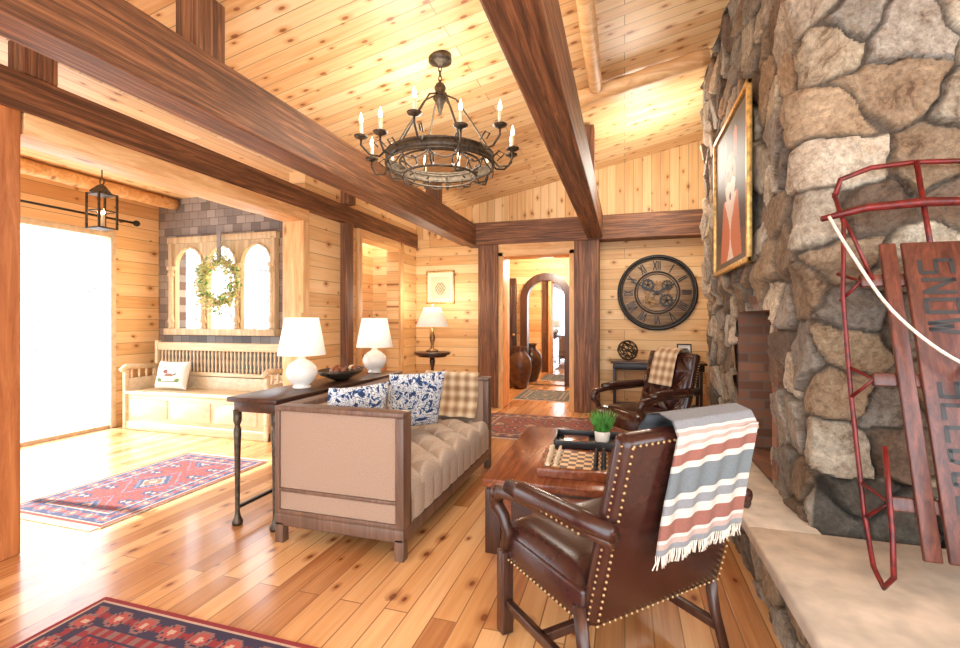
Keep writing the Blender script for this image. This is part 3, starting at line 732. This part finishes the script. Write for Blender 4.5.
for i in range(6):
    a=i*math.pi/3+.2; c,s_=math.cos(a),math.sin(a)
    b.tube([(.03*c,.03*s_,zr+.5),(.12*c,.12*s_,zr+.46),(.24*c,.24*s_,zr+.28),(.34*c,.34*s_,zr+.12),(RR*c,RR*s_,zr+.03)],.007,I,6)
for i in range(12):
    a=i*math.pi/6+.2; c,s_=math.cos(a),math.sin(a)
    b.tube([(RR*c,RR*s_,zr-.04),(.37*c,.37*s_,zr-.11),(.30*c,.30*s_,zr-.13),(.25*c,.25*s_,zr-.09),(.27*c,.27*s_,zr-.04),(.31*c,.31*s_,zr-.05)],.007,I,6)
    b.tube([(.40*math.cos(a+q*.5),.40*math.sin(a+q*.5),zr-.06-.045*math.sin(q*math.pi)) for q in [j/8 for j in range(9)]],.005,I,5)
for i in range(12):
    a=i*math.pi/6+.1; c,s_=math.cos(a),math.sin(a); Ro=.58 if i%2 else .55; zz=zr+(.06 if i%2 else .0)
    pr=[(RR,-.02),(RR+.05,-.075),(RR+.12,-.07),(Ro,-.01),(Ro,.035)]
    b.tube([(q*c,q*s_,zz+h) for q,h in pr],.008,I,6)
    b.tube([((RR+.0)*c,RR*s_,zz-.0),((RR+.05)*c,(RR+.05)*s_,zz+.045),((RR+.09)*c,(RR+.09)*s_,zz+.02),((RR+.06)*c,(RR+.06)*s_,zz-.01)],.006,I,6)
    b.lathe([(.012,.03),(.045,.045),(.05,.055),(.018,.058),(.016,.07)],(Ro*c,Ro*s_,zz),I,12)
    b.lathe([(.013,.058),(.013,.145)],(Ro*c,Ro*s_,zz),M['candle'],10)
    b.lathe([(.007,.145),(.014,.165),(.011,.19),(0,.225)],(Ro*c,Ro*s_,zz),M['bulb'],8)
b.done((ccx,ccy,0))
b=B('hanging_lantern'); w=.085
b.tube([(0,0,2.88),(0,0,2.70)],.006,I,6); b.lathe([(.05,2.88),(.05,2.86)],(0,0,0),I,14)
b.tube([(.03*math.cos(t),0,2.67+.03*math.sin(t)) for t in [i*math.pi/8 for i in range(16)]],.006,I,6,True)
b.lathe([(.02,2.64),(.05,2.62),(w*1.35,2.56),(w*1.35,2.545)],(0,0,0),I,4,R(0,'Z'),False)
b.box(-w,w,-w,w,2.20,2.215,I); b.box(-w,w,-w,w,2.535,2.55,I)
for x in (-w,w):
    for y in (-w,w): b.box(x-.008,x+.008,y-.008,y+.008,2.2,2.55,I)
for x in (-w,w): b.box(x-.004,x+.004,-w,w,2.37,2.38,I); b.box(-w,w,x-.004,x+.004,2.37,2.38,I)
for x,y in ((.025,0),(-.025,.02),(0,-.03)): b.lathe([(.011,0),(.011,.13)],(x,y,2.215),M['candle'],8); b.lathe([(.006,.13),(.012,.15),(0,.19)],(x,y,2.215),M['bulb'],8)
b.done((-4.95,3.35,0))

# ---------------- bench -----------------
b=B('settle_bench'); BW=M['benchwood']; x0,x1=-5.72,-3.62; y0,y1=4.10,4.56
b.box(x0+.04,x1-.04,y0+.03,y1-.02,.08,.42,BW,.006); b.box(x0,x1,y0,y1,.42,.455,BW,.008); b.box(x0,x1,y0+.01,y1,0,.1,BW,.01)
for k in range(3):
    a=x0+.1+k*(x1-x0-.2)/3; c=a+(x1-x0-.2)/3-.06; b.box(a,c,y0+.018,y0+.035,.15,.37,M['cream'],.006)
b.box(x0+.03,x1-.03,y1-.05,y1-.01,.92,1.02,BW,.012); b.box(x0+.03,x1-.03,y1-.05,y1-.01,.60,.66,BW,.006); b.box(x0+.03,x1-.03,y1-.05,y1-.01,.455,.62,M['cream'],.004)
n=34
for i in range(n):
    x=x0+.1+i*(x1-x0-.2)/(n-1); b.lathe([(.009,.655),(.014,.7),(.009,.74),(.016,.79),(.009,.84),(.014,.88),(.009,.925)],(x,y1-.03,0),BW,8)
for x in (x0,x1-.045):
    b.box(x,x+.045,y1-.06,y1,.1,1.04,BW,.008); b.box(x,x+.045,y0,y0+.05,.0,.70,BW,.008)
    b.box(x+.01,x+.035,y0+.04,y1-.05,.1,.60,M['cream'],.004)
    b.tube([(x+.022,y0-.03,.70),(x+.022,y0+.03,.745),(x+.022,y0+.2,.735),(x+.022,y1-.05,.72)],[.03,.034,.028,.028],BW,10)
    for k in range(4): b.lathe([(.01,.6),(.015,.65),(.01,.71)],(x+.022,y0+.1+k*.09,0),BW,8)
b.done()
def bird(u,v):
    x=u-.5;y=v-.45
    if (x/.15)**2+((y+.02)/.12)**2<1: return lin((150,110,96)) if y>-.03 else lin((226,216,204))
    if (x+.12)**2+(y-.14)**2<.005: return lin((140,90,76))
    if 0<x-.1<.12 and abs(y-.02-(x-.1)*.5)<.03: return lin((120,100,90))
    if abs(y+.2)<.018 and abs(x)<.3: return lin((96,120,70))
    if (abs(x)-.28)**2+(y+.14)**2<.005: return lin((110,136,80))
    if abs(y-.3)<.03 and abs(x)<.2 and math.sin(u*60)>0: return lin((120,110,110))
    return lin((230,228,220))
pillow('bird_pillow',.46,.34,.12,(-5.22,4.34,.635),(-14,0,4),M['paint'],bird)

b=B('window_wreath')
for i in range(1100):
    a=random.uniform(0,2*math.pi); t=random.uniform(0,2*math.pi); q=random.uniform(.02,.12)
    rr=.25+q*math.cos(t); p=Vector((rr*math.cos(a),-abs(q*math.sin(t))*.8,rr*math.sin(a)))
    d=Vector((math.cos(a)*random.uniform(-.3,1)+random.uniform(-.6,.6),random.uniform(-.6,0),math.sin(a)*random.uniform(-.3,1)+random.uniform(-.6,.6))).normalized()*random.uniform(.04,.10)
    sd=d.cross(Vector((random.random(),random.random(),random.random()))).normalized()*.013
    b.add([p,p+d*.5+sd,p+d,p+d*.5-sd],[(0,1,2,3)],M[random.choice(['wreath','wreath','wreath','wreath','green','cream'])])
b.tube([(.25*math.cos(t*math.pi/16),.0,.25*math.sin(t*math.pi/16)) for t in range(32)],.03,M['wreath'],8,True)
b.box(-.03,.03,-.03,-.02,.25,.62,M['ribbon']); b.done((-4.72,4.56,1.76))
b=B('floor_vase'); b.lathe([(.1,0),(.13,.03),(.2,.25),(.23,.42),(.2,.58),(.11,.68),(.09,.74),(.13,.8),(.12,.8),(.08,.74),(0,.7)],(0,0,0),M['clay'],28); b.done((-1.9,8.75,0))

# sled
b=B('wooden_sled')
th=math.degrees(math.atan2(.42,1.6)); Ms=T(1.155,1.99,.345)@R(-th,'X')
Rr=M['sledred']; Sw=M['sledwood']
for xa,xb in ((-.17,-.115),(-.098,.098),(.115,.17)):
    b.box(xa,xb,-.03,-.012,.12,1.30,Sw,.006,Ms)
for z in (.3,.75,1.15): b.box(-.24,.24,-.012,.012,z-.025,z+.025,Sw,.004,Ms)
for sx in (-1,1):
    x=sx*.285
    b.tube([(x,.02,1.56),(x*.98,-.02,1.4),(x,.05,1.1),(x,.08,.7),(x,.085,.25),(x,.06,.07),(x,.0,.015),(x*.95,-.045,.06),(x*.9,-.04,.2),(x*.85,-.02,.35),(x*.8,.0,.5)],.009,Rr,8,M_=Ms)
    for z in (.3,.75,1.15):
        b.tube([(x,.075,z-.06),(sx*.235,0,z),(x,.075,z+.06)],.008,Rr,6,M_=Ms)
    b.tube([(sx*.2,-.01,1.15),(sx*.25,-.01,1.35),(x,-.0,1.47)],.008,Rr,6,M_=Ms)
b.tube([(-.36,-.03,1.42),(-.2,-.03,1.46),(0,-.03,1.47),(.2,-.03,1.46),(.36,-.03,1.42)],[.013,.017,.02,.017,.013],Rr,8,M_=Ms)
b.tube([(-.285,.02,1.54),(-.26,.01,1.62),(-.15,.0,1.66),(0,.0,1.67),(.15,0,1.66),(.26,.01,1.62),(.285,.02,1.54)],.011,Rr,8,M_=Ms)
b.tube([(0,-.02,1.1),(0,-.02,1.66)],.010,Rr,8,M_=Ms)
def cat(P,n=6):
    P=[Vector(p) for p in P]; o=[]
    for i in range(len(P)-1):
        a=P[max(i-1,0)];b_=P[i];c=P[i+1];d=P[min(i+2,len(P)-1)]
        for k in range(n):
            t=k/n; o.append(.5*((2*b_)+(c-a)*t+(2*a-5*b_+4*c-d)*t*t+(3*b_-a-3*c+d)*t**3))
    o.append(P[-1]); return o
rp=[(-.34,-.05,1.42),(-.30,-.09,1.25),(-.2,-.11,1.0),(-.05,-.12,.82),(.08,-.12,.78),(.2,-.11,.95),(.3,-.09,1.2),(.34,-.05,1.42)]
b.tube(cat(rp),.006,M['rope'],8,M_=Ms)
b.tube(cat([(.06,-.06,.82),(.0,-.07,.74),(.03,-.07,.66),(.09,-.07,.70),(.08,-.07,.8)]),.007,M['rope'],8,M_=Ms)
b.tube(cat([(.10,-.06,.84),(.06,-.08,.72),(.10,-.07,.62),(.14,-.07,.72),(.08,-.07,.84)]),.007,M['rope'],8,M_=Ms)
segs={'A':[(0,0,.5,1),(.5,1,1,0),(.25,.4,.75,.4)],'N':[(0,0,0,1),(0,1,1,0),(1,0,1,1)],'K':[(0,0,0,1),(0,.5,1,1),(0,.5,1,0)],'E':[(0,0,0,1),(0,0,1,0),(0,1,1,1),(0,.5,.8,.5)],'L':[(0,0,0,1),(0,0,1,0)],'I':[(.5,0,.5,1)],'R':[(0,0,0,1),(0,1,1,1),(1,1,1,.5),(1,.5,0,.5),(.3,.5,1,0)],'S':[(0,0,1,0),(1,0,1,.5),(1,.5,0,.5),(0,.5,0,1),(0,1,1,1)],'D':[(0,0,0,1),(0,1,.7,1),(.7,1,1,.5),(1,.5,.7,0),(.7,0,0,0)],'W':[(0,1,.25,0),(.25,0,.5,.7),(.5,.7,.75,0),(.75,0,1,1)],'O':[(0,0,1,0),(1,0,1,1),(1,1,0,1),(0,1,0,0)]}
zc=1.22
for ch_ in 'SNOW  SLEDDER':
    if ch_!=' ':
        for (a,c,d_,e) in segs[ch_]:
            p0=Vector((-.05+.10*c,-.0315,zc-.05*a)); p1=Vector((-.05+.10*e,-.0315,zc-.05*d_)); dv=(p1-p0).normalized()*.004; sdv=Vector((dv.z,0,-dv.x)).normalized()*.0075
            p0-=dv;p1+=dv
            b.add([p0+sdv,p1+sdv,p1-sdv,p0-sdv],[(0,1,2,3)],M['black'],Ms)
    zc-=.08
b.done()

# ---------------- outdoors -----------------
b=B('outdoor_ground')
def gp(u,v):
    x=-6.1-u*40; y=-30+v*70; return (x,y,-.15+max(0,-x-9)*.22+.3*math.sin(y*.4+x*.3)*min(1,u*8))
b.grid(gp,50,50,M['ground'])
b.grid(lambda u,v:(-6.1+u*2.0,4.9+v*30,-.15),4,10,M['ground']); b.done()
for i in range(34):
    x=random.uniform(-26,-10); y=-x*random.uniform(.42,1.25); z0=-.15+max(0,-x-9)*.22-.3
    b=B('bare_tree'); h=random.uniform(5,9); lean=random.uniform(-.6,.6)
    b.tube([(0,0,0),(lean*.3,0,h*.4),(lean,lean*.5,h)],[.07,.05,.015],M['bark'],7)
    for k in range(18):
        t=random.uniform(.12,.95); a=random.uniform(0,6.28); p=Vector((lean*t,lean*.3*t,h*t)); q=p+Vector((math.cos(a),math.sin(a),random.uniform(.3,1)))*random.uniform(.6,1.8)
        b.tube([p,p.lerp(q,.5)+Vector((0,0,-.1)),q],[.03,.018,.006],M['bark'],5)
        for j in range(2): b.tube([p.lerp(q,.6),p.lerp(q,.6)+Vector((random.uniform(-.5,.5),random.uniform(-.5,.5),random.uniform(.1,.7)))],[.012,.004],M['bark'],4)
    b.done((x,y,z0))

# ---------------- light -----------------
w=bpy.data.worlds.new('World'); S.world=w; w.use_nodes=True
bg=w.node_tree.nodes['Background']; bg.inputs[0].default_value=(.86,.93,1,1); bg.inputs[1].default_value=5.2
sd=bpy.data.lights.new('sun','SUN'); sd.energy=10; sd.angle=.012; sd.color=(1,.97,.93)
so=bpy.data.objects.new('sun',sd); S.collection.objects.link(so); so.rotation_euler=Vector((.80,.06,-.62)).to_track_quat('-Z','Y').to_euler()
def pt(name,loc,e,c=(1,.82,.6),r=.15):
    l=bpy.data.lights.new(name,'POINT'); l.energy=e; l.color=c; l.shadow_soft_size=r; o=bpy.data.objects.new(name,l); S.collection.objects.link(o); o.location=loc
pt('chandelier_glow',(ccx,ccy,2.62),45,(1,.93,.82),.35)
pt('hall_fill',(-1.3,8.2,2.35),85,(1,.9,.75))  # point lamp added to light the hall, has no fixture
pt('lamp_glow',(-2.66,6.3,1.56),20,(1,.88,.7),.1)
pt('back_wall_fill',(.35,5.6,3.0),45,(1,.92,.8),.3)  # added fill to brighten the back wall, no fixture behind it

cd=bpy.data.cameras.new('camera'); cd.lens=470/960*36; cd.sensor_width=36; cd.shift_y=-4/960; cd.clip_start=.05
co=bpy.data.objects.new('camera',cd); S.collection.objects.link(co); co.location=(0,0,1.3); co.rotation_euler=(math.radians(90),0,math.radians(17.1)); S.camera=co
S.view_settings.view_transform='Standard'; S.view_settings.exposure=.4
